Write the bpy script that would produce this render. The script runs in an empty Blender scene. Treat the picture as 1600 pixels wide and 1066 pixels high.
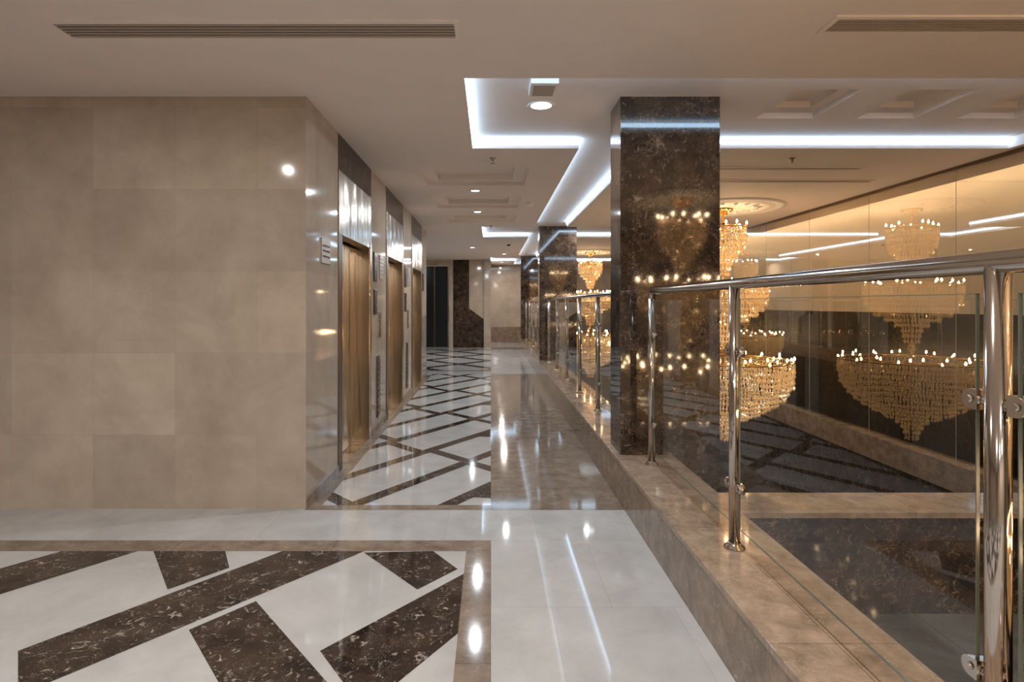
import bpy, math, random
from mathutils import Vector
random.seed(4)
scene=bpy.context.scene
COL=scene.collection
scene.view_settings.view_transform='Standard'
scene.view_settings.look='None'
scene.view_settings.exposure=.30

# ------------------------------------------------------------ materials
def newmat(name):
    m=bpy.data.materials.new(name); m.use_nodes=True
    nt=m.node_tree
    for n in list(nt.nodes): nt.nodes.remove(n)
    out=nt.nodes.new('ShaderNodeOutputMaterial')
    return m,nt,out
def N(nt,t,**kw):
    n=nt.nodes.new(t)
    for k,v in kw.items():
        if k in n.inputs: n.inputs[k].default_value=v
        else: setattr(n,k,v)
    return n
def c4(c): return (c[0],c[1],c[2],1)
def simple(name,col,rough=.5,metal=0,emit=None,es=0,nscale=20,spec=.5,brush=0):
    m,nt,out=newmat(name)
    b=N(nt,'ShaderNodeBsdfPrincipled')
    b.inputs['Roughness'].default_value=rough
    b.inputs['Metallic'].default_value=metal
    b.inputs['Specular IOR Level'].default_value=spec
    tc=N(nt,'ShaderNodeTexCoord')
    no=N(nt,'ShaderNodeTexNoise'); no.inputs['Scale'].default_value=nscale; no.inputs['Detail'].default_value=4
    if brush:
        mp=N(nt,'ShaderNodeMapping'); mp.inputs['Scale'].default_value=(1,3,.03)
        nt.links.new(tc.outputs['Object'],mp.inputs[0]); nt.links.new(mp.outputs[0],no.inputs['Vector'])
        mp2=N(nt,'ShaderNodeMapping'); mp2.inputs['Scale'].default_value=(1,2.2,.55)
        nt.links.new(tc.outputs['Object'],mp2.inputs[0])
        bp=N(nt,'ShaderNodeBump'); bp.inputs['Strength'].default_value=brush; bp.inputs['Distance'].default_value=.05
        no2=N(nt,'ShaderNodeTexNoise'); no2.inputs['Scale'].default_value=1.6; no2.inputs['Detail'].default_value=1; nt.links.new(mp2.outputs[0],no2.inputs['Vector'])
        nt.links.new(no2.outputs['Fac'],bp.inputs['Height']); nt.links.new(bp.outputs['Normal'],b.inputs['Normal'])
    else:
        nt.links.new(tc.outputs['Object'],no.inputs['Vector'])
    r=N(nt,'ShaderNodeValToRGB')
    lo=.90 if brush else .94
    r.color_ramp.elements[0].color=c4([x*lo for x in col]); r.color_ramp.elements[1].color=c4([min(1,x*1.04) for x in col])
    nt.links.new(no.outputs['Fac'],r.inputs['Fac'])
    nt.links.new(r.outputs['Color'],b.inputs['Base Color'])
    if emit:
        b.inputs['Emission Color'].default_value=c4(emit); b.inputs['Emission Strength'].default_value=es
    nt.links.new(b.outputs['BSDF'],out.inputs['Surface'])
    return m
def marble(name,c1,c2,vein,nscale=2.0,vscale=4.0,vwidth=.03,vamt=.6,rough=.1,tile=None,mode='wall',tvar=.08,off=0.0,origin=(0,0),mort=(.25,.2,.16),ior=1.5,flecks=0,fscale=2.2,lo=.34,hi=.68):
    m,nt,out=newmat(name); L=nt.links.new
    b=N(nt,'ShaderNodeBsdfPrincipled'); b.inputs['Roughness'].default_value=rough; b.inputs['IOR'].default_value=ior
    tc=N(nt,'ShaderNodeTexCoord')
    src=tc.outputs['Object']
    n1=N(nt,'ShaderNodeTexNoise'); n1.inputs['Scale'].default_value=nscale; n1.inputs['Detail'].default_value=8; n1.inputs['Roughness'].default_value=.66; n1.inputs['Distortion'].default_value=.3
    L(src,n1.inputs['Vector'])
    r=N(nt,'ShaderNodeValToRGB'); r.color_ramp.elements[0].position=lo; r.color_ramp.elements[1].position=hi
    r.color_ramp.elements[0].color=c4(c1); r.color_ramp.elements[1].color=c4(c2)
    L(n1.outputs['Fac'],r.inputs['Fac'])
    n2=N(nt,'ShaderNodeTexNoise'); n2.inputs['Scale'].default_value=vscale*1.3; n2.inputs['Detail'].default_value=5
    L(src,n2.inputs['Vector'])
    add=N(nt,'ShaderNodeVectorMath'); add.operation='MULTIPLY_ADD'; add.inputs[1].default_value=(.5,.5,.5)
    L(n2.outputs['Color'],add.inputs[0]); L(src,add.inputs[2])
    vo=N(nt,'ShaderNodeTexVoronoi'); vo.feature='DISTANCE_TO_EDGE'; vo.inputs['Scale'].default_value=vscale
    L(add.outputs[0],vo.inputs['Vector'])
    vr=N(nt,'ShaderNodeValToRGB'); vr.color_ramp.elements[0].position=0; vr.color_ramp.elements[0].color=(1,1,1,1)
    vr.color_ramp.elements[1].position=vwidth; vr.color_ramp.elements[1].color=(0,0,0,1)
    L(vo.outputs['Distance'],vr.inputs['Fac'])
    n3=N(nt,'ShaderNodeTexNoise'); n3.inputs['Scale'].default_value=vscale*.8; n3.inputs['Detail'].default_value=6
    L(src,n3.inputs['Vector'])
    mr=N(nt,'ShaderNodeMapRange'); mr.inputs['From Min'].default_value=.42; mr.inputs['From Max'].default_value=.66; mr.inputs['To Max'].default_value=vamt
    L(n3.outputs['Fac'],mr.inputs['Value'])
    mu=N(nt,'ShaderNodeMath'); mu.operation='MULTIPLY'; L(vr.outputs['Color'],mu.inputs[0]); L(mr.outputs['Result'],mu.inputs[1])
    fac=mu.outputs[0]
    if flecks:
        n4=N(nt,'ShaderNodeTexNoise'); n4.inputs['Scale'].default_value=vscale*fscale; n4.inputs['Detail'].default_value=9; n4.inputs['Roughness'].default_value=.72; n4.inputs['Distortion'].default_value=1.5
        L(src,n4.inputs['Vector'])
        m4=N(nt,'ShaderNodeMapRange'); m4.inputs['From Min'].default_value=.565; m4.inputs['From Max'].default_value=.68; m4.inputs['To Max'].default_value=flecks
        L(n4.outputs['Fac'],m4.inputs['Value'])
        mx=N(nt,'ShaderNodeMath'); mx.operation='MAXIMUM'; L(fac,mx.inputs[0]); L(m4.outputs['Result'],mx.inputs[1]); fac=mx.outputs[0]
    mix=N(nt,'ShaderNodeMix'); mix.data_type='RGBA'
    L(fac,mix.inputs[0]); L(r.outputs['Color'],mix.inputs[6]); mix.inputs[7].default_value=c4(vein)
    col=mix.outputs[2]
    if tile:
        sp=N(nt,'ShaderNodeSeparateXYZ'); L(src,sp.inputs[0])
        cb=N(nt,'ShaderNodeCombineXYZ')
        if mode=='wall':
            a=N(nt,'ShaderNodeMath'); a.operation='ADD'; L(sp.outputs[0],a.inputs[0]); L(sp.outputs[1],a.inputs[1])
            a2=N(nt,'ShaderNodeMath'); a2.operation='ADD'; a2.inputs[1].default_value=origin[0]; L(a.outputs[0],a2.inputs[0])
            b2=N(nt,'ShaderNodeMath'); b2.operation='ADD'; b2.inputs[1].default_value=origin[1]; L(sp.outputs[2],b2.inputs[0])
        else:
            a2=N(nt,'ShaderNodeMath'); a2.operation='ADD'; a2.inputs[1].default_value=origin[0]; L(sp.outputs[0],a2.inputs[0])
            b2=N(nt,'ShaderNodeMath'); b2.operation='ADD'; b2.inputs[1].default_value=origin[1]; L(sp.outputs[1],b2.inputs[0])
        L(a2.outputs[0],cb.inputs[0]); L(b2.outputs[0],cb.inputs[1])
        br=N(nt,'ShaderNodeTexBrick'); br.offset=off; br.squash=1
        br.inputs['Scale'].default_value=1; br.inputs['Brick Width'].default_value=tile[0]; br.inputs['Row Height'].default_value=tile[1]
        br.inputs['Mortar Size'].default_value=.0014; br.inputs['Mortar Smooth'].default_value=.3; br.inputs['Bias'].default_value=0
        br.inputs['Color1'].default_value=(1-tvar,1-tvar,1-tvar,1); br.inputs['Color2'].default_value=(1,1,1,1)
        br.inputs['Mortar'].default_value=(*mort,1)
        L(cb.outputs[0],br.inputs['Vector'])
        mm=N(nt,'ShaderNodeMix'); mm.data_type='RGBA'; mm.blend_type='MULTIPLY'; mm.inputs[0].default_value=1
        L(col,mm.inputs[6]); L(br.outputs['Color'],mm.inputs[7]); col=mm.outputs[2]
    L(col,b.inputs['Base Color'])
    L(b.outputs['BSDF'],out.inputs['Surface'])
    return m
def emis(name,col,s):
    m,nt,out=newmat(name)
    e=N(nt,'ShaderNodeEmission'); e.inputs['Color'].default_value=c4(col); e.inputs['Strength'].default_value=s
    nt.links.new(e.outputs[0],out.inputs['Surface']); return m
def glassmix(name,tint,f0,gcol=(1,1,1),rough=0.0,fmax=1.0):
    m,nt,out=newmat(name); L=nt.links.new
    tr=N(nt,'ShaderNodeBsdfTransparent'); tr.inputs['Color'].default_value=c4(tint)
    gl=N(nt,'ShaderNodeBsdfGlossy'); gl.inputs['Roughness'].default_value=rough; gl.inputs['Color'].default_value=c4(gcol)
    geo=N(nt,'ShaderNodeNewGeometry')
    dt=N(nt,'ShaderNodeVectorMath'); dt.operation='DOT_PRODUCT'; L(geo.outputs['Incoming'],dt.inputs[0]); L(geo.outputs['Normal'],dt.inputs[1])
    ab=N(nt,'ShaderNodeMath'); ab.operation='ABSOLUTE'; L(dt.outputs['Value'],ab.inputs[0])
    su=N(nt,'ShaderNodeMath'); su.operation='SUBTRACT'; su.inputs[0].default_value=1; L(ab.outputs[0],su.inputs[1])
    pw=N(nt,'ShaderNodeMath'); pw.operation='POWER'; pw.inputs[1].default_value=5; L(su.outputs[0],pw.inputs[0])
    ma=N(nt,'ShaderNodeMath'); ma.operation='MULTIPLY_ADD'; ma.inputs[1].default_value=fmax-f0; ma.inputs[2].default_value=f0; L(pw.outputs[0],ma.inputs[0])
    mx=N(nt,'ShaderNodeMixShader'); L(ma.outputs[0],mx.inputs[0]); L(tr.outputs[0],mx.inputs[1]); L(gl.outputs[0],mx.inputs[2])
    L(mx.outputs[0],out.inputs['Surface']); return m

M={}
M['cream']=marble('cream_marble',(.40,.325,.255),(.53,.445,.36),(.56,.48,.40),1.8,2.4,.02,.2,.06,tile=(.6,.6),mode='wall',tvar=.15,origin=(.36-4.22+1.355,.06),mort=(.86,.82,.78),ior=1.48)
M['white']=marble('white_marble',(.41,.405,.395),(.53,.525,.515),(.36,.33,.30),2.2,2.0,.02,.25,.045,tile=(.6,.8),mode='floor',tvar=.08,off=.5,origin=(0,-3.65+.8*6),mort=(.75,.72,.68),ior=1.36)
M['whitei']=marble('white_inlay_marble',(.41,.40,.385),(.52,.51,.495),(.36,.32,.28),2.2,2.0,.02,.25,.045,ior=1.38)
M['dark']=marble('dark_emperador_marble',(.014,.009,.007),(.085,.052,.034),(.50,.37,.24),6.0,8.0,.022,.9,.05,tile=(.8,.8),mode='wall',tvar=.25,flecks=.5,fscale=1.7,ior=1.75,lo=.36,hi=.70)
M['darkw']=marble('dark_wall_marble',(.016,.011,.008),(.085,.054,.038),(.46,.34,.23),6.0,8.0,.022,.9,.12,tile=(.8,.8),mode='wall',tvar=.3,flecks=.6,fscale=1.7,ior=1.25,lo=.36,hi=.70)
M['darkf']=marble('dark_emperador_floor_marble',(.012,.008,.0065),(.060,.038,.027),(.50,.43,.36),6.0,10.0,.02,.5,.05,flecks=.95,fscale=1.9)
M['brown']=marble('brown_emperador_marble',(.15,.105,.074),(.31,.225,.16),(.52,.41,.31),8.0,9.0,.03,.5,.08,flecks=.6,lo=.34,hi=.66)
M['brownf']=marble('brown_floor_marble',(.16,.12,.09),(.285,.22,.17),(.46,.38,.30),8.0,9.0,.03,.5,.07,tile=(.972,.8),mode='floor',tvar=.10,flecks=.5,lo=.34,hi=.66,ior=1.42)
M['curbtop']=marble('light_brown_marble',(.22,.16,.115),(.41,.31,.225),(.60,.50,.40),8.0,8.0,.03,.5,.07,tile=(1.2,1.0),mode='floor',tvar=.06,flecks=.5,lo=.34,hi=.66)
M['landing']=marble('grey_landing_marble',(.10,.10,.098),(.19,.19,.185),(.3,.28,.26),2.5,3.0,.03,.4,.06,tile=(.8,.6),mode='floor',tvar=.2)
M['paint']=simple('ceiling_paint',(.88,.795,.745),.75,nscale=3)
M['paintw']=simple('white_plaster',(.86,.83,.80),.6,nscale=8)
M['steel']=simple('polished_steel',(.56,.51,.46),.10,1.0)
M['satin']=simple('satin_bronze_steel',(.60,.49,.36),.20,1.0,nscale=6,brush=.8)
M['satin2']=simple('brushed_steel',(.50,.44,.37),.22,1.0,nscale=6,brush=.6)
M['frame']=simple('dark_bronze_frame',(.16,.115,.08),.3,.8)
M['black']=simple('black_plastic',(.02,.02,.022),.25)
M['void']=simple('dark_slot',(.05,.04,.033),.8)
M['vent']=simple('vent_aluminium',(.46,.385,.33),.5,.0)
M['gold']=simple('polished_gold',(.95,.62,.25),.18,1.0)
M['led']=emis('led_cool_white',(.50,.74,1.0),8.5)
M['wash_glow']=emis('added_warm_glow',(1.0,.80,.56),12.0)  # added, unseen source that washes the wall behind the glass
M['lens']=emis('downlight_lens',(.9,.95,1.0),8.0)
M['bulb']=emis('candle_bulb_glow',(1.0,.68,.38),75.0)
M['screen']=simple('display_glass',(.10,.05,.045),.1,emit=(1,.3,.15),es=.08)
M['glass']=glassmix('clear_glass',(.94,.955,.945),.06)
M['glasswall']=glassmix('bronze_glass',(.90,.84,.73),.22,(.95,.92,.86))
M['gedge']=simple('glass_edge',(.10,.115,.095),.15)
M['seam']=simple('glass_seam',(.42,.36,.27),.3)
M['backcream']=marble('warm_cream_wall',(.72,.63,.49),(.80,.71,.56),(.5,.38,.25),1.2,2.0,.02,.2,.4)
M['backdark']=simple('dark_reflection_backing',(.03,.026,.024),.25)  # dark backing standing in for the dark reflection in the lower glass
M['door']=simple('dark_glass_door',(.014,.016,.016),.2)
M['plaque']=simple('plaque_plate',(.45,.41,.37),.3,.3)
M['ink']=simple('maroon_ink',(.12,.03,.035),.5)
M['inset']=simple('access_outline',(.46,.38,.28),.3)
M['grout']=simple('dark_lower_floor',(.03,.025,.022),.1)
m,nt,out=newmat('crystal')
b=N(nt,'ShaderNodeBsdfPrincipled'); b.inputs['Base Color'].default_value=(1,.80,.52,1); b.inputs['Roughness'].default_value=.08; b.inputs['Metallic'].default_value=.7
b.inputs['Emission Color'].default_value=(1,.60,.26,1); b.inputs['Emission Strength'].default_value=.16  # even glow standing in for bulb light caught in the crystals
nt.links.new(b.outputs[0],out.inputs[0]); M['crystal']=m

# ------------------------------------------------------------ mesh builder
class MB:
    def __init__(s): s.v=[];s.f=[];s.m=[];s.mats=[];s.sm=[]
    def mi(s,k):
        if k not in s.mats: s.mats.append(k)
        return s.mats.index(k)
    def face(s,pts,mat,smooth=False):
        i=len(s.v); s.v+= [tuple(p) for p in pts]; s.f.append(list(range(i,i+len(pts)))); s.m.append(s.mi(mat)); s.sm.append(smooth)
    def box(s,x0,x1,y0,y1,z0,z1,mat,mats=None):
        i=len(s.v)
        s.v+=[(x0,y0,z0),(x1,y0,z0),(x1,y1,z0),(x0,y1,z0),(x0,y0,z1),(x1,y0,z1),(x1,y1,z1),(x0,y1,z1)]
        fs=[(0,3,2,1),(4,5,6,7),(0,1,5,4),(1,2,6,5),(2,3,7,6),(3,0,4,7)]
        for k,f in enumerate(fs):
            s.f.append([i+a for a in f]); mm=mat
            if mats: mm=mats.get(k,mat)
            s.m.append(s.mi(mm)); s.sm.append(False)
    def tube(s,pts,r,mat,seg=16,cap=True):
        pts=[Vector(p) for p in pts]; n=len(pts); rs=r if isinstance(r,list) else [r]*n
        i0=len(s.v); up=None
        for k in range(n):
            t=(pts[min(k+1,n-1)]-pts[max(k-1,0)]).normalized()
            if up is None:
                up=Vector((0,0,1)) if abs(t.z)<.9 else Vector((1,0,0))
            a=t.cross(up).normalized(); up=a.cross(t).normalized()
            for j in range(seg):
                an=2*math.pi*j/seg
                s.v.append(tuple(pts[k]+(a*math.cos(an)+up*math.sin(an))*rs[k]))
        mi=s.mi(mat)
        for k in range(n-1):
            for j in range(seg):
                j2=(j+1)%seg
                s.f.append([i0+k*seg+j,i0+k*seg+j2,i0+(k+1)*seg+j2,i0+(k+1)*seg+j]); s.m.append(mi); s.sm.append(True)
        if cap:
            s.f.append([i0+j for j in range(seg)][::-1]); s.m.append(mi); s.sm.append(False)
            s.f.append([i0+(n-1)*seg+j for j in range(seg)]); s.m.append(mi); s.sm.append(False)
    def lathe(s,prof,mat,seg=32,c=(0,0,0)):
        i0=len(s.v)
        for (r,z) in prof:
            for j in range(seg):
                an=2*math.pi*j/seg; s.v.append((c[0]+r*math.cos(an),c[1]+r*math.sin(an),c[2]+z))
        mi=s.mi(mat)
        for k in range(len(prof)-1):
            for j in range(seg):
                j2=(j+1)%seg
                s.f.append([i0+k*seg+j,i0+k*seg+j2,i0+(k+1)*seg+j2,i0+(k+1)*seg+j]); s.m.append(mi); s.sm.append(True)
    def octa(s,x,y,z,r,h,mi):
        i=len(s.v)
        s.v+=[(x+r,y,z),(x,y+r,z),(x-r,y,z),(x,y-r,z),(x,y,z+h),(x,y,z-h)]
        for a,b2 in ((0,1),(1,2),(2,3),(3,0)):
            s.f.append([i+a,i+b2,i+4]); s.f.append([i+b2,i+a,i+5]); s.m+=[mi,mi]; s.sm+=[False,False]
    def mesh(s,name):
        me=bpy.data.meshes.new(name); me.from_pydata(s.v,[],s.f)
        for k in s.mats: me.materials.append(M[k])
        me.polygons.foreach_set('material_index',s.m); me.polygons.foreach_set('use_smooth',s.sm)
        me.update(); return me
def link(name,data,loc=(0,0,0),parent=None,label=None,cat=None,group=None,kind=None):
    o=bpy.data.objects.new(name,data); COL.objects.link(o); o.location=loc
    if parent: o.parent=parent
    if label: o['label']=label
    if cat: o['category']=cat
    if group: o['group']=group
    if kind: o['kind']=kind
    return o
def struct(name,mb,label,cat):
    return link(name,mb.mesh(name),label=label,cat=cat,kind='structure')
def bevel(o,w=.004,seg=2):
    md=o.modifiers.new('bevel','BEVEL'); md.width=w; md.segments=seg; md.limit_method='ANGLE'
    return o
def light(name,kind,loc,parent,energy,col,size=.1,rot=None,spread=None):
    l=bpy.data.lights.new(name,kind); l.energy=energy; l.color=col
    if kind=='AREA':
        l.shape='DISK'; l.size=size
        if spread: l.spread=spread
    else: l.shadow_soft_size=size
    o=bpy.data.objects.new(name,l); COL.objects.link(o); o.location=loc
    if parent: o.parent=parent
    if rot: o.rotation_euler=rot
    return o

# ------------------------------------------------------------ dims
H=3.02; T=3.12; XL=-1.355; XR=5.16; CX0=.972; CX1=1.40; CZ=.32; LOW=-3.2; YF=22.5
YB=-4.0; XLL=-6.2
def clip(poly,x0,x1,y0,y1):
    def c(p,ins,inter):
        o=[]
        for i in range(len(p)):
            a=p[i-1]; b2=p[i]
            if ins(b2):
                if not ins(a): o.append(inter(a,b2))
                o.append(b2)
            elif ins(a): o.append(inter(a,b2))
        return o
    def ix(x): return lambda a,b2:(x,a[1]+(b2[1]-a[1])*(x-a[0])/(b2[0]-a[0]))
    def iy(y): return lambda a,b2:(a[0]+(b2[0]-a[0])*(y-a[1])/(b2[1]-a[1]),y)
    for ins,inter in ((lambda p:p[0]>=x0,ix(x0)),(lambda p:p[0]<=x1,ix(x1)),(lambda p:p[1]>=y0,iy(y0)),(lambda p:p[1]<=y1,iy(y1))):
        if len(poly)<3: return []
        poly=c(poly,ins,inter)
    return poly
# ------------------------------------------------------------ floor
f=MB()
f.box(XLL,CX0,YB,YF,-.3,0,'white')
def rect(x0,x1,y0,y1,mat,z=.001): f.face([(x0,y0,z),(x1,y0,z),(x1,y1,z),(x0,y1,z)],mat)
def poly(p,box,mat,z=.001,mb=None):
    q=clip(p,*box)
    if len(q)>=3:
        ar=sum(q[i-1][0]*q[i][1]-q[i][0]*q[i-1][1] for i in range(len(q)))
        if ar<0: q=q[::-1]
        (mb or f).face([(a,b2,z) for a,b2 in q],mat)
NB=(XLL,-.15,YB,3.49)
rect(XLL,-.15,YB,3.49,'whitei')
rect(XLL,0,3.49,3.65,'brownf',.0012); rect(-.15,0,YB,3.49,'brownf',.0012)
base=[[(-2.041,2.486),(-1.263,3.49),(-.765,3.49),(-1.744,2.284),(-1.81,2.205)],
      [(-.765,3.47),(-.35,3.49),(-.188,3.253),(-.386,3.02)],
      [(-1.388,2.647),(-1.184,2.903),(-.652,2.284),(-.30,1.87),(-.52,1.62)],
      [(-.738,2.486),(-.149,3.199),(-.149,2.62),(-.589+.12,2.284-.16)]]
for p in base: poly(p,NB,'darkf',.002)
poly([(-2.045,3.49),(-1.61,3.49),(-1.485,3.27),(-1.695,3.02)],NB,'darkf',.002)
poly([(-3.6,2.2),(-2.60,3.49),(-2.14,3.49),(-3.3,1.95)],NB,'darkf',.002)
for k in range(2,4):
    for p in base[2:3]: poly([(a-1.33*k-.1,b2-.05) for a,b2 in p],NB,'darkf',.002)
for k in range(0,4):
    for j in range(1,4):
        for p in base: poly([(a-1.33*k+.2*j,b2-.2-1.75*j) for a,b2 in p],NB,'darkf',.002)
for k in range(2,5):
    for p in base[:2]: poly([(a-1.33*k,b2) for a,b2 in p],NB,'darkf',.002)
# corridor
rect(XL,CX0,4.19,4.29,'brownf',.0012)
rect(XL,XL+.10,4.29,12.1,'brownf',.0012)
rect(0,CX0,4.29,12.3,'brownf',.0012)
CB=(XL+.10,0,4.29,12.3); rect(*CB,'whitei')
def strip(xa,ya,xb,yb,w,box,mat,z,mb=None):
    d=Vector((xb-xa,yb-ya)).normalized(); n=Vector((-d.y,d.x))*w/2
    poly([(xa+n.x,ya+n.y),(xb+n.x,yb+n.y),(xb-n.x,yb-n.y),(xa-n.x,ya-n.y)],box,mat,z,mb)
# long rising bands, with shorter falling bands broken between them
SP=1.02; SA=1.45; SD=1.05
def asc(k,x): return 4.95+SP*k+SA*x+1.85
for k in range(-3,10):
    strip(.3,asc(k,.3),-1.6,asc(k,-1.6),.12,CB,'darkf',.002)
    for xs_ in ((-1.45,-.62,.2) if k%2 else (-1.10,-.22)):
        xe=xs_+SP/(SA+SD)
        strip(xs_,asc(k+1,xs_),xe,asc(k,xe),.12,CB,'darkf',.0024)
# filled wedges against the border
for k in range(-2,8,2):
    y=asc(k,0); poly([(0,y),(0,y-.32),(-.2,y-.29)],CB,'darkf',.0026)
FB=(-4.8,0,13.0,18.9); rect(-4.9,.0,12.9,19.0,'brownf',.0012); rect(*FB,'whitei',.0016)
for k in range(-4,8):
    y=13.5+1.75*k; strip(.3,y-.42,-5,y+5*1.1,.2,FB,'darkf',.003)
    y=13.0+2.1*k; strip(.3,y+.45,-5,y-5*1.1,.2,FB,'darkf',.0034)
rect(0,CX0,19.0,19.9,'brownf',.0012)
struct('floor',f,'polished cream marble floor with dark diagonal inlays and brown borders','floor')

lf=MB()
lf.box(CX1,XR,YB,YF,LOW-.2,LOW,'grout')
LB=(CX1,XR,YB,YF)
for k in range(-4,14):
    strip(0,k*2.2,6,k*2.2+6*1.0,.75,LB,'whitei',LOW+.003,lf)
for k in range(0,14):
    strip(0,k*3.1,6,k*3.1-6*1.0,.35,LB,'brownf',LOW+.006,lf)
struct('floor_lower_lobby',lf,'lower lobby floor in dark marble with pale diagonal bands','floor')

# ------------------------------------------------------------ curb / atrium walls
cb=MB()
cb.box(CX0,CX1,YB,YF,0,CZ-.03,'brown')
cb.box(CX0-.006,CX1+.02,YB,YF,CZ-.03,CZ,'curbtop')
o=struct('trim_1',cb,'low light brown marble curb carrying the glass railing','curb'); bevel(o,.003)
w=MB(); w.box(CX1-.25,CX1,YB,YF,LOW,0,'dark')
struct('wall_atrium',w,'dark marble face below the curb inside the atrium','wall')
w=MB(); w.box(CX1+.02,XR,3.27,3.58,LOW,CZ-.03,'dark'); w.box(CX1+.02,XR,3.25,3.60,CZ-.03,CZ,'curbtop')
struct('wall_ledge',w,'dark marble parapet wall with light brown marble ledge','wall')
w=MB(); w.box(CX1,XR,2.3,3.27,-.40,-.26,'landing')
struct('floor_landing',w,'grey marble landing below the railing','floor')
# ------------------------------------------------------------ ceiling height field
rects=[]
trays=[(3.88,5.63),(11.38,13.13),(18.88,20.6)]
TX=5.06
for i,(a,b2) in enumerate(trays):
    rects.append((-.18 if i<2 else .0,TX,a,b2,T))
    nx=trays[i+1][0] if i<2 else 22.0
    rects.append((.86,1.5,b2,nx,T))
for (a,b2) in ((6.42,7.39),(8.14,9.12),(9.88,10.75)):
    rects.append((-.82,.43,a,b2,3.065)); rects.append((-.66,.27,a+.14,b2-.14,3.13))
for ty in (4.35,):
    for k in range(3):
        x=2.31+.88*k; rects.append((x,x+.50,ty,ty+.68,3.17)); rects.append((x+.1,x+.4,ty+.14,ty+.54,3.22))
xs=sorted(set([XLL,5.75]+[r[0] for r in rects]+[r[1] for r in rects])); ys=sorted(set([YB,YF+.2]+[r[2] for r in rects]+[r[3] for r in rects]))
def hz(x,y):
    z=H
    for r in rects:
        if r[0]<x<r[1] and r[2]<y<r[3]: z=r[4]
    return z
c=MB(); G={}
for i in range(len(xs)-1):
    for j in range(len(ys)-1):
        z=hz((xs[i]+xs[i+1])/2,(ys[j]+ys[j+1])/2); G[i,j]=z
        c.face([(xs[i],ys[j],z),(xs[i],ys[j+1],z),(xs[i+1],ys[j+1],z),(xs[i+1],ys[j],z)],'paint')
for (i,j),z in G.items():
    if (i+1,j) in G and G[i+1,j]!=z:
        z2=G[i+1,j]; x=xs[i+1]; c.face([(x,ys[j],z),(x,ys[j+1],z),(x,ys[j+1],z2),(x,ys[j],z2)],'paint')
    if (i,j+1) in G and G[i,j+1]!=z:
        z2=G[i,j+1]; y=ys[j+1]; c.face([(xs[i],y,z),(xs[i+1],y,z),(xs[i+1],y,z2),(xs[i],y,z2)],'paint')
struct('ceiling',c,'warm white plaster ceiling with stepped trays and coffers','ceiling')
runs=[]
def led(x0,x1,y0,y1): runs.append((x0,x1,y0,y1))
for i,(a,b2) in enumerate(trays):
    xl=-.18 if i<2 else 0.0
    led(xl,xl+.012,a,b2)
    if i==0: led(xl,TX,a,a+.012)
    else:
        led(xl,.86,a,a+.012); led(1.5,TX,a,a+.012)
    led(xl,.86,b2-.012,b2); led(1.5,TX,b2-.012,b2)
    nx=trays[i+1][0] if i<2 else 22.0
    led(.86,.872,b2,nx); led(1.488,1.5,b2,nx)
for (x0,x1,y0,y1) in runs:
    cx,cy=(x0+x1)/2,(y0+y1)/2
    mb=MB(); mb.box(x0-cx,x1-cx,y0-cy,y1-cy,0,.034,'led')
    link('led_strip_light',mb.mesh('led_strip_light'),(cx,cy,H+.05),label='cool white led strip glowing along the ceiling tray edge',cat='strip light',group='ceiling tray led strips')
# ------------------------------------------------------------ walls
w=MB(); w.box(XLL,XL,4.22,4.5,0,H,'cream')
struct('wall_front',w,'polished cream marble tiled wall beside the elevators','wall')
bays=[(5.10,6.52),(7.44,8.90),(9.82,11.28)]
w=MB()
ys_=[4.5]+[q for b2 in bays for q in b2]+[12.1]
for k in range(0,len(ys_),2): w.box(XL-.35,XL,ys_[k],ys_[k+1],0,H,'cream')
for a,b2 in bays: w.box(XL-.35,XL,a,b2,2.70,H,'darkw')
w.box(XL-.6,XL-.35,4.5,12.1,0,H,'darkw')
struct('wall_left',w,'cream marble elevator wall with dark marble lintel panels','wall')
w=MB()
for k in range(0,len(ys_),2): w.box(XL,XL+.012,ys_[k]-(.28 if k==0 else 0),ys_[k+1],0.003,.075,'brown')
struct('baseboard_left',w,'thin brown marble baseboard along the elevator wall','baseboard')
w=MB(); w.box(XLL-.2,XLL,YB,YF,0,H,'cream'); struct('wall_side',w,'cream marble side wall of the lobby','wall')
w=MB(); w.box(XLL,CX0,YB-.2,YB,0,H,'cream'); w.box(CX0,5.7,YB-.2,YB,LOW,H,'cream'); struct('wall_back',w,'cream marble wall behind the lobby','wall')
w=MB()
w.box(-.0,CX0+.4,YF,YF+.2,.6,H,'cream'); w.box(0,CX0+.4,YF-.01,YF+.2,0,.6,'brown'); w.box(CX1-.03,5.7,YF,YF+.2,LOW,H,'cream')
struct('wall_end',w,'cream marble end wall with brown marble dado','wall')
Y0=19.88
w=MB()
w.box(-.24,0,Y0-.06,YF+.2,0,H,'cream')
w.box(-1.44,-.24,Y0,Y0+.2,0,H,'cream')
w.box(-2.45,-1.44,Y0,Y0+.2,2.82,H,'cream'); w.box(XLL,-2.45,Y0,Y0+.2,0,H,'cream')
p=[(-1.30,0),(-.25,0),(-.25,.98),(-.75,1.34),(-.75,H),(-1.30,H)]
yy=Y0-.012
w.face([(a,yy,b2) for a,b2 in p],'darkw')
for i in range(len(p)):
    a=p[i-1]; b2=p[i]; w.face([(a[0],yy,a[1]),(a[0],Y0,a[1]),(b2[0],Y0,b2[1]),(b2[0],yy,b2[1])],'darkw')
struct('wall_feature',w,'cream end wall with a stepped dark marble inlay','wall')
d=MB(); d.box(-2.43,-1.97,Y0+.03,Y0+.07,0.005,2.80,'door'); d.box(-1.93,-1.47,Y0+.03,Y0+.07,0.005,2.80,'door')
d.box(-2.45,-2.41,Y0-.01,Y0+.12,0,2.82,'satin2'); d.box(-1.49,-1.44,Y0-.01,Y0+.12,0,2.82,'satin2'); d.box(-1.97,-1.93,Y0,Y0+.1,0,2.80,'frame')
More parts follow.
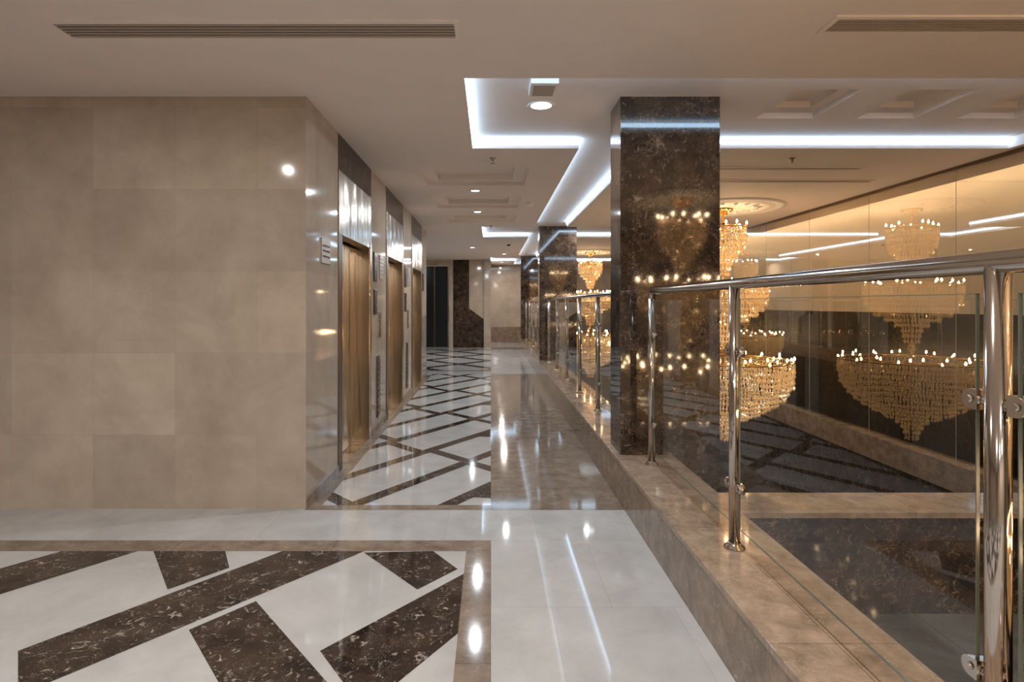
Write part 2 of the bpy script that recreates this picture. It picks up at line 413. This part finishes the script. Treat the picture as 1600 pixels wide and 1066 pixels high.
struct('door_1',d,'dark glass double door with a steel frame','door')

# ------------------------------------------------------------ pillars
for k,(y,lab) in enumerate(((4.5,'dark emperador marble square pillar standing through the curb'),(12.0,'dark brown marble pillar further along the railing'),(19.5,'dark brown marble pillar near the end wall'))):
    p=MB(); p.box(1.012,1.79,y,y+.37,0,T+.02,'dark')
    p.box(CX1,1.79,y,y+.37,LOW,0,'dark')
    o=link('pillar',p.mesh('pillar'),label=lab,cat='pillar',group='atrium pillars')
    bevel(o,.003)

# ------------------------------------------------------------ glass wall on the atrium side
py=6.39-1.47*6
k=1
while py<YF-.1:
    y1=min(py+1.47,YF)
    a=max(py,YB); g=MB(); g.face([(XR,a+.002,-.25),(XR,y1-.002,-.25),(XR,y1-.002,H),(XR,a+.002,H)][::-1],'glasswall')
    g.box(XR-.002,XR+.002,y1-.002,y1+.002,-.25,H,'seam')
    struct('window_%d'%k,g,'tall reflective bronze glass wall panel over the atrium','glass wall'); k+=1
    py=y1
t=MB(); t.box(XR-.02,XR+.03,YB,YF,H-.035,H,'frame'); struct('trim_2',t,'dark metal channel along the top of the glass wall','trim')
t=MB(); t.box(XR-.12,XR+.05,YB,YF,-.55,-.25,'brown',{1:'curbtop'}); struct('trim_3',t,'brown marble band at the foot of the glass wall','trim')
w=MB(); w.box(XR,XR+.1,YB,YF,LOW,-.55,'dark'); struct('wall_lower',w,'dark marble lower atrium wall','wall')
w=MB(); w.box(5.6,5.7,YB,YF,1.38,H,'backcream'); w.box(5.6,5.7,YB,YF,-.6,1.38,'backdark'); w.box(XR+.05,5.6,YB,YF,-.6,-.5,'backdark')
struct('wall_right',w,'warm cream wall behind the glass with dark lower backing standing in for reflections','wall')
t=MB(); t.box(5.26,5.28,YB,YF,H-.13,H,'paint'); struct('trim_4',t,'added plaster valance hiding the added warm light strip','trim')  # added board, keeps the added strip out of view
t=MB(); t.box(0,.012,-13.2,13.2,-.03,0,'wash_glow')  # added strip without a visible fitting, brightens the cream wall behind the glass
link('led_strip_light',t.mesh('added_warm_strip'),(5.282,9.25,H-.03),label='added unseen warm light strip behind the atrium glass wall',cat='strip light',group='ceiling tray led strips')

# ------------------------------------------------------------ elevators
DX=.10
def elevator(ya,yb,lab):
    root=link('elevator',None,(XL,(ya+yb)/2,0),label=lab,cat='elevator',group='elevators along the wall')
    h=(yb-ya)/2
    b1=MB(); j=.13
    b1.box(-.34,.008,-h,-h+j,0,2.70,'frame'); b1.box(-.34,.008,h-j,h,0,2.70,'satin')
    b1.box(-.34,.012,-h+.02,h-.02,2.12,2.69,'satin2')
    b1.box(-.34,-.20,-h+j,h-j,0,2.12,'satin')
    o=link('frame',b1.mesh('elevator_frame'),(0,0,0),root); bevel(o,.004)
    for sgn in (-1,1):
        dp=MB(); hw=(h-j)/2
        dp.box(-.02,.02,-hw+.002,hw-.002,0.01,2.10,'satin')
        o=link('door_panel',dp.mesh('elevator_door_panel'),(-DX-.05,sgn*hw,0),root,label='brushed bronze steel sliding door leaf'); bevel(o,.003)
    s=MB(); s.box(-.20,.0,-h+j,h-j,0,.008,'satin2'); link('sill',s.mesh('elevator_sill'),(0,0,0),root)
for (a,b2),l in zip(bays,('bronze steel elevator beside a pier with a small sign','bronze steel elevator between two panelled marble piers','bronze steel elevator at the end of the row')): elevator(a,b2,l)

def panel(name,y,z0,z1,wid,mat,lab,cat,kind=None,group=None):
    root=MB(); hz_=(z1-z0)/2
    root.box(-.002,.015,-wid/2,wid/2,-hz_,hz_,mat)
    o=link(name,root.mesh(name),(XL,y,(z0+z1)/2),label=lab,cat=cat,group=group); bevel(o,.003)
    if kind=='display':
        s=MB(); s.box(.015,.017,-wid/2+.03,wid/2-.03,hz_-.12,hz_-.05,'screen')
        link('screen',s.mesh('screen'),(0,0,0),o)
    if kind=='buttons':
        for zz in (.05,-.05):
            s=MB(); s.tube([(.015,0,zz),(.022,0,zz)],.016,'steel'); link('button',s.mesh('button'),(0,0,0),o)
    if kind=='text':
        for r_ in range(5):
            s=MB()
            zz=hz_-.04-r_*(2*hz_-.06)/5
            s.box(.015,.0162,-wid/2+.02,wid/2-.02-.03*(r_%2),zz-.008,zz,'ink')
            link('text_line',s.mesh('text_line'),(0,0,0),o)
    if kind=='grille':
        for r_ in range(10):
            s=MB()
            zz=-hz_+.04+r_*(2*hz_-.08)/10; s.box(.014,.022,-wid/2+.02,wid/2-.02,zz,zz+.03,'frame')
            link('louver',s.mesh('louver'),(0,0,0),o)
for py_ in (6.52,8.90,11.28):
    panel('floor_indicator',py_+.20,1.76,2.10,.16,'black','black elevator floor indicator panel on the marble pier','elevator indicator','display','elevator indicators')
    if py_<11:
        panel('notice_plaque',py_+.56,1.80,2.09,.22,'plaque','small grey notice plaque on the marble pier','sign','text','notice plaques')
        panel('call_panel',py_+.20,1.38,1.67,.15,'black','black elevator call button panel','call panel','buttons','elevator call panels')
        panel('call_panel',py_+.44,1.10,1.40,.15,'satin2','steel elevator call button plate','call panel','buttons','elevator call panels')
        panel('reflection_grille',py_+.38,.15,.88,.16,'frame','slim dark louvered wall grille standing in for a reflection on the pier','grille','grille','pier reflection grilles')  # made-up grille, put where a dark reflection is read in the marble
s=MB(); s.box(-.002,.012,-.12,.12,-.10,.10,'plaque')
o=link('elevator_sign',s.mesh('elevator_sign'),(XL,4.70,1.93),label='small metal sign with dark red lettering on cream marble',cat='sign')
for r_,zz in enumerate((.04,0,-.045)):
    s=MB(); x=-.10
    pts=[]
    while x<.10:
        pts.append((.0135,x,zz+.006*math.sin(x*160+r_)+random.uniform(-.003,.003))); x+=.006
    s.tube(pts,.0028,'ink',6)
    link('lettering',s.mesh('lettering'),(0,0,0),o)
W,HH=.13,.18
s=MB()
for a in ((-W,W,HH-.005,HH),(-W,W,-HH,-HH+.005),(-W,-W+.005,-HH,HH),(W-.005,W,-HH,HH)):
    s.box(a[0],a[1],-.001,.001,a[2],a[3],'inset')
link('access_panel',s.mesh('access_panel'),(-2.62,4.22,1.42),label='flush access panel outlined in the cream marble wall',cat='access panel')

# ------------------------------------------------------------ railing
RX=1.18; RZ=1.597; RR=.027; PR=.026
def mk_flange():
    p=MB(); p.lathe([(.001,.026),(.030,.026),(.032,.018),(.048,.007),(.050,0),(.001,0)],'steel',28); return p.mesh('flange')
def mk_clamp():
    p=MB(); p.tube([(0,.022,0),(0,.045,0)],.012,'steel',12)
    p.box(-.016,.016,.040,.062,-.024,.024,'steel')
    p.tube([(-.016,.062,0),(.016,.062,0)],.024,'steel',20)
    p.tube([(-.022,.062,0),(.022,.062,0)],.009,'steel',12)
    return p.mesh('clamp')
FLG,CLP=mk_flange(),mk_clamp()
def railing(posts,end0,end1,lab):
    root=link('railing',None,(RX,posts[0],CZ),label=lab,cat='railing',group='glass balustrade sections')
    y0=posts[0]; R=.06; zt=RZ-CZ
    path=[]
    if end0:
        for k in range(7):
            a=math.pi/2*k/6; path.append((0,R-R*math.cos(a),zt-R+R*math.sin(a)))
    else: path.append((0,-.02,zt))
    L=posts[-1]-y0
    for k in range(1,8): 
        yv=.1+(L-.2)*k/8; path.append((0,yv,zt))
    if end1:
        for k in range(7):
            a=math.pi/2*k/6; path.append((0,L-R+R*math.sin(a),zt-R+R*math.cos(a)))
    else: path.append((0,L+.02,zt))
    h=MB(); h.tube(path,RR,'steel',20); link('handrail',h.mesh('handrail'),(0,0,0),root)
    for i,y in enumerate(posts):
        ends=(i==0 and end0) or (i==len(posts)-1 and end1)
        p=MB(); p.tube([(0,0,0),(0,0,zt-(R if ends else 0))],PR if not ends else RR,'steel',20)
        po=link('post',p.mesh('post'),(0,y-y0,0),root)
        link('flange',FLG,(0,0,0),po)
        for z in (1.27-CZ,.62-CZ):
            if i<len(posts)-1:
                link('clamp',CLP,(0,0,z),po)
            if i>0:
                c_=link('clamp',CLP,(0,0,z),po); c_.rotation_euler=(0,0,math.pi)
    for i in range(len(posts)-1):
        a=posts[i]+.055-y0; b2=posts[i+1]-.055-y0
        g=MB(); g.face([(0,a,.11),(0,b2,.11),(0,b2,1.525-CZ),(0,a,1.525-CZ)],'glass')
        e=.004
        for q in ((a,a+.003,.11,1.525-CZ),(b2-.003,b2,.11,1.525-CZ),(a,b2,.11,.112),(a,b2,1.523-CZ,1.525-CZ)):
            g.box(-e,e,q[0],q[1],q[2],q[3],'gedge')
        link('glass_panel',g.mesh('glass_panel'),(0,0,0),root)
railing([-1.54,-.10,1.34,2.79,4.23],False,True,'polished steel and clear glass railing ending at the near pillar')
railing([5.05,6.35,7.65,8.95,10.25,11.7],True,True,'polished steel and glass railing between two dark pillars')
railing([12.65,14.3,15.95,17.6,19.2],True,True,'polished steel and glass railing beyond the second pillar')
railing([20.1,22.2],True,False,'polished steel and glass railing meeting the end wall')

# ------------------------------------------------------------ ceiling fixtures
def downlight(x,y,z,r,e,col=(1,.95,.9),ls=.06):
    b1=MB(); b1.lathe([(r,-.003),(r+.022,-.010),(r+.03,-.004),(r+.03,0),(r-.005,0)],'paintw',32)
    root=link('downlight',b1.mesh('downlight'),(x,y,z),label='round recessed downlight with a bright lens',cat='downlight',group='ceiling downlights')
    l=MB(); l.lathe([(.0005,-.004),(r,-.003)],'lens',32); link('lens',l.mesh('lens'),(0,0,0),root)
    light('lamp','AREA',(0,0,-.02),root,e,col,ls)
COOL=(.84,.92,1.0); WARM=(1.0,.90,.80)
downlight(.41,4.70,T,.085,24,COOL)
downlight(-.21,7.73,H,.055,22,COOL,.03); downlight(-.22,9.5,H,.055,22,COOL,.03)
downlight(.31,11.7,T,.06,24,COOL); downlight(1.95,11.7,T,.06,18,COOL)
downlight(-.5,15.5,H,.06,34,COOL); downlight(-3,16,H,.06,28,COOL); downlight(.4,17.5,H,.06,30,WARM); downlight(.4,21,H,.06,32,WARM)
for x,y,ls,e in ((-2.27,1.99,.03,30),(-2.2,-1.3,.15,46),(-1.1,-2.9,.15,46),(.35,-1.13,.1,34),(.35,1.6,.03,28),(.4,-3,.1,34)):  # first shows as a wall reflection; the others are added, unseen fill lights
    downlight(x,y,H,.03 if ls<.1 else .05,e,(1.0,.97,.94),ls)
def vent(x0,x1,y0,y1,n,lab,fr=.03,mat='vent'):
    cx,cy=(x0+x1)/2,(y0+y1)/2; hx,hy=(x1-x0)/2,(y1-y0)/2
    b1=MB()
    b1.box(-hx,hx,-hy,-hy+fr,-.010,0,'paint'); b1.box(-hx,hx,hy-fr,hy,-.010,0,'paint')
    b1.box(-hx,-hx+fr,-hy+fr,hy-fr,-.010,0,'paint'); b1.box(hx-fr,hx,-hy+fr,hy-fr,-.010,0,'paint')
    b1.box(-hx+fr,hx-fr,-hy+fr,hy-fr,-.002,0,'void')
    root=link('air_vent',b1.mesh('air_vent'),(cx,cy,H),label=lab,cat='air vent',group='linear ceiling vents')
    step=(2*hy-2*fr)/n
    for k in range(n):
        s=MB()
        y=-hy+fr+step*(k+.5); s.box(-hx+fr,hx-fr,y-step*.22,y+step*.22,-.010,-.003,mat)
        link('blade',s.mesh('vent_blade'),(0,0,0),root)
vent(-2.40,-.17,3.08,3.30,5,'long linear slot air vent in the lobby ceiling')
vent(1.82,4.1,3.03,3.23,5,'long linear slot air vent above the railing')
vent(2.2,4.15,6.38,6.50,2,'narrow linear air vent in the atrium ceiling',.02)
vent(2.2,4.7,7.04,7.18,2,'narrow linear air vent in the atrium ceiling',.02)
b1=MB(); b1.box(-.10,.10,-.13,.13,-.05,0,'paintw'); b1.box(-.08,.08,-.11,.11,-.056,-.05,'vent')
o=link('ceiling_speaker',b1.mesh('ceiling_speaker'),(.385,4.23,T),label='small square white speaker box in the lit ceiling tray',cat='speaker'); bevel(o,.01)
def sprinkler(x,y):
    b1=MB(); b1.lathe([(.001,0),(.035,0),(.033,-.008),(.012,-.012),(.012,-.035),(.006,-.04),(.006,-.055),(.026,-.057),(.026,-.060),(.001,-.060)],'satin2',20)
    link('sprinkler',b1.mesh('sprinkler'),(x,y,H+.001),label='small metal fire sprinkler head on the ceiling',cat='sprinkler',group='ceiling sprinklers')
for x,y in ((.02,6.0),(3.14,6.0),(.0,11.2)): sprinkler(x,y)
b1=MB(); b1.lathe([(.001,-.045),(.03,-.045),(.05,-.03),(.055,-.012),(.06,-.012),(.06,0)],'paintw',28)
link('smoke_detector',b1.mesh('smoke_detector'),(.58,8.66,H),label='round white smoke detector on the ceiling',cat='smoke detector')
b1=MB(); b1.lathe([(.001,-.07),(.025,-.065),(.045,-.05),(.052,-.03)],'black',28); b1.lathe([(.052,-.03),(.06,-.025),(.06,0)],'paintw',28)
link('dome_camera',b1.mesh('dome_camera'),(.45,14.5,H),label='small dome security camera on the ceiling',cat='security camera')

# ------------------------------------------------------------ chandeliers
def prof_r(prof,z):
    for (z0,r0),(z1,r1) in zip(prof,prof[1:]):
        if z1<=z<=z0: return r0+(r1-r0)*(z0-z)/(z0-z1)
    return prof[-1][1]
tiers=[
  ([(2.70,.34),(2.54,.33),(2.40,.25),(2.30,.14),(2.05,.07)],14),
  ([(1.80,.64),(1.60,.62),(1.46,.50),(1.34,.30),(1.24,.14),(.95,.08)],22),
  ([(.62,1.0),(.36,.98),(.18,.86),(.02,.66),(-.12,.42),(-.22,.22),(-.34,.12),(-.55,.07)],34)]
curt=[]; rings=[]
for prof,nb in tiers:
    mb=MB(); mi=mb.mi('crystal')
    z=prof[0][0]; lay=0
    while z>prof[-1][0]+.04:
        r=prof_r(prof,z); n=max(9,int(2*math.pi*r/.048)); lay+=1
        for j in range(n):
            a=2*math.pi*(j+.5*(lay%2)+random.random()*.25)/n
            rj=r*(1+random.uniform(-.03,.02)); dz=random.uniform(-.010,.010)
            for q in range(4):
                rr=.0120 if q<3 else .022; hh=.016 if q<3 else .034
                mb.octa(rj*math.cos(a),rj*math.sin(a),z-H-q*.030-(0.02 if q==3 else 0)+dz,rr,hh,mi)
        z-=.085
    r=prof[0][1]*.62; n=int(2*math.pi*r/.07)
    for j in range(n):
        a=2*math.pi*j/n
        for q in range(8): mb.octa(r*math.cos(a),r*math.sin(a),prof[0][0]-H-q*.032,.011,.014,mi)
    curt.append(mb.mesh('crystal_curtain'))
    mb=MB()
    R=prof[0][1]; z0=prof[0][0]-H
    mb.tube([(R*math.cos(t_*math.pi/24),R*math.sin(t_*math.pi/24),z0+.02) for t_ in range(49)],.014,'gold',8)
    mb.tube([(R*.7*math.cos(t_*math.pi/24),R*.7*math.sin(t_*math.pi/24),z0+.02) for t_ in range(49)],.010,'gold',8)
    for t_ in range(8):
        a=t_*math.pi/4; mb.tube([(0,0,z0+.10),(R*.5*math.cos(a),R*.5*math.sin(a),z0+.05),(R*math.cos(a),R*math.sin(a),z0+.02)],.008,'gold',8)
    rings.append(mb.mesh('ring'))
stem=MB(); stem.tube([(0,0,-.02),(0,0,-3.55)],.018,'gold',12)
for z in (-.45,-1.3,-2.2): stem.lathe([(.018,z+.1),(.05,z+.05),(.06,z),(.03,z-.06),(.018,z-.1)],'gold',20)
STEM=stem.mesh('stem')
cn=MB(); cn.lathe([(.001,-.10),(.05,-.10),(.09,-.06),(.14,-.035),(.15,0)],'gold',28); CAN=cn.mesh('canopy')
bl=MB(); bl.tube([(0,0,0),(0,0,.035)],.009,'gold',8); bl.lathe([(.006,.035),(.014,.046),(.015,.055),(.010,.070),(.002,.085)],'bulb',7); BULB=bl.mesh('bulb')
def chandelier(x,y,lab):
    root=link('chandelier',None,(x,y,H-.025),label=lab,cat='chandelier',group='crystal chandeliers')
    link('canopy',CAN,(0,0,0),root); link('stem',STEM,(0,0,0),root)
    for (prof,nb),cu,ri in zip(tiers,curt,rings):
        link('crystal_curtain',cu,(0,0,0),root,kind='stuff'); link('ring',ri,(0,0,0),root)
        R=prof[0][1]; z0=prof[0][0]-H
        for j in range(nb):
            a=2*math.pi*j/nb; rr=R*(1.0 if j%2 else .80)
            link('bulb',BULB,(rr*math.cos(a),rr*math.sin(a),z0+.03-(.05 if j%3==0 else 0)),root)
    m_=MB(); m_.lathe([(.16,-.02),(.20,-.025),(.28,-.008),(.34,-.02),(.40,-.012),(.58,-.010),(.62,-.028),(.68,-.030),(.72,-.012),(.80,-.012),(.83,-.03),(.88,-.02),(.89,0)],'paintw',64)
    m_.lathe([(.001,-.02),(.16,-.02)],'paintw',64)
    for j in range(16):
        a=2*math.pi*j/16; ca,sa=math.cos(a),math.sin(a)
        m_.tube([(.42*ca,.42*sa,-.012),(.47*ca,.47*sa,-.02),(.56*ca,.56*sa,-.012)],[.01,.03,.006],'paintw',8)
    link('ceiling_medallion',m_.mesh('ceiling_medallion'),(x,y,H),label='round moulded plaster ceiling medallion above a chandelier',cat='ceiling medallion',group='ceiling medallions')
chandelier(3.67,9.1,'three tier gold and crystal chandelier hanging beside the near pillar')
chandelier(2.9,16.8,'three tier gold and crystal chandelier hanging past the second pillar')
chandelier(2.75,.7,'three tier gold and crystal chandelier over the near stair void')

# ------------------------------------------------------------ world & camera
wd=bpy.data.worlds.new('world'); scene.world=wd; wd.use_nodes=True
wd.node_tree.nodes['Background'].inputs[0].default_value=(.5,.42,.35,1); wd.node_tree.nodes['Background'].inputs[1].default_value=.3
cam=bpy.data.cameras.new('camera'); co=bpy.data.objects.new('camera',cam); COL.objects.link(co)
co.location=(0,0,1.5); co.rotation_euler=(math.pi/2,0,0)
cam.sensor_width=36; cam.lens=20.25; cam.shift_x=33/1600; cam.shift_y=-58/1600; cam.clip_start=.05
scene.camera=co
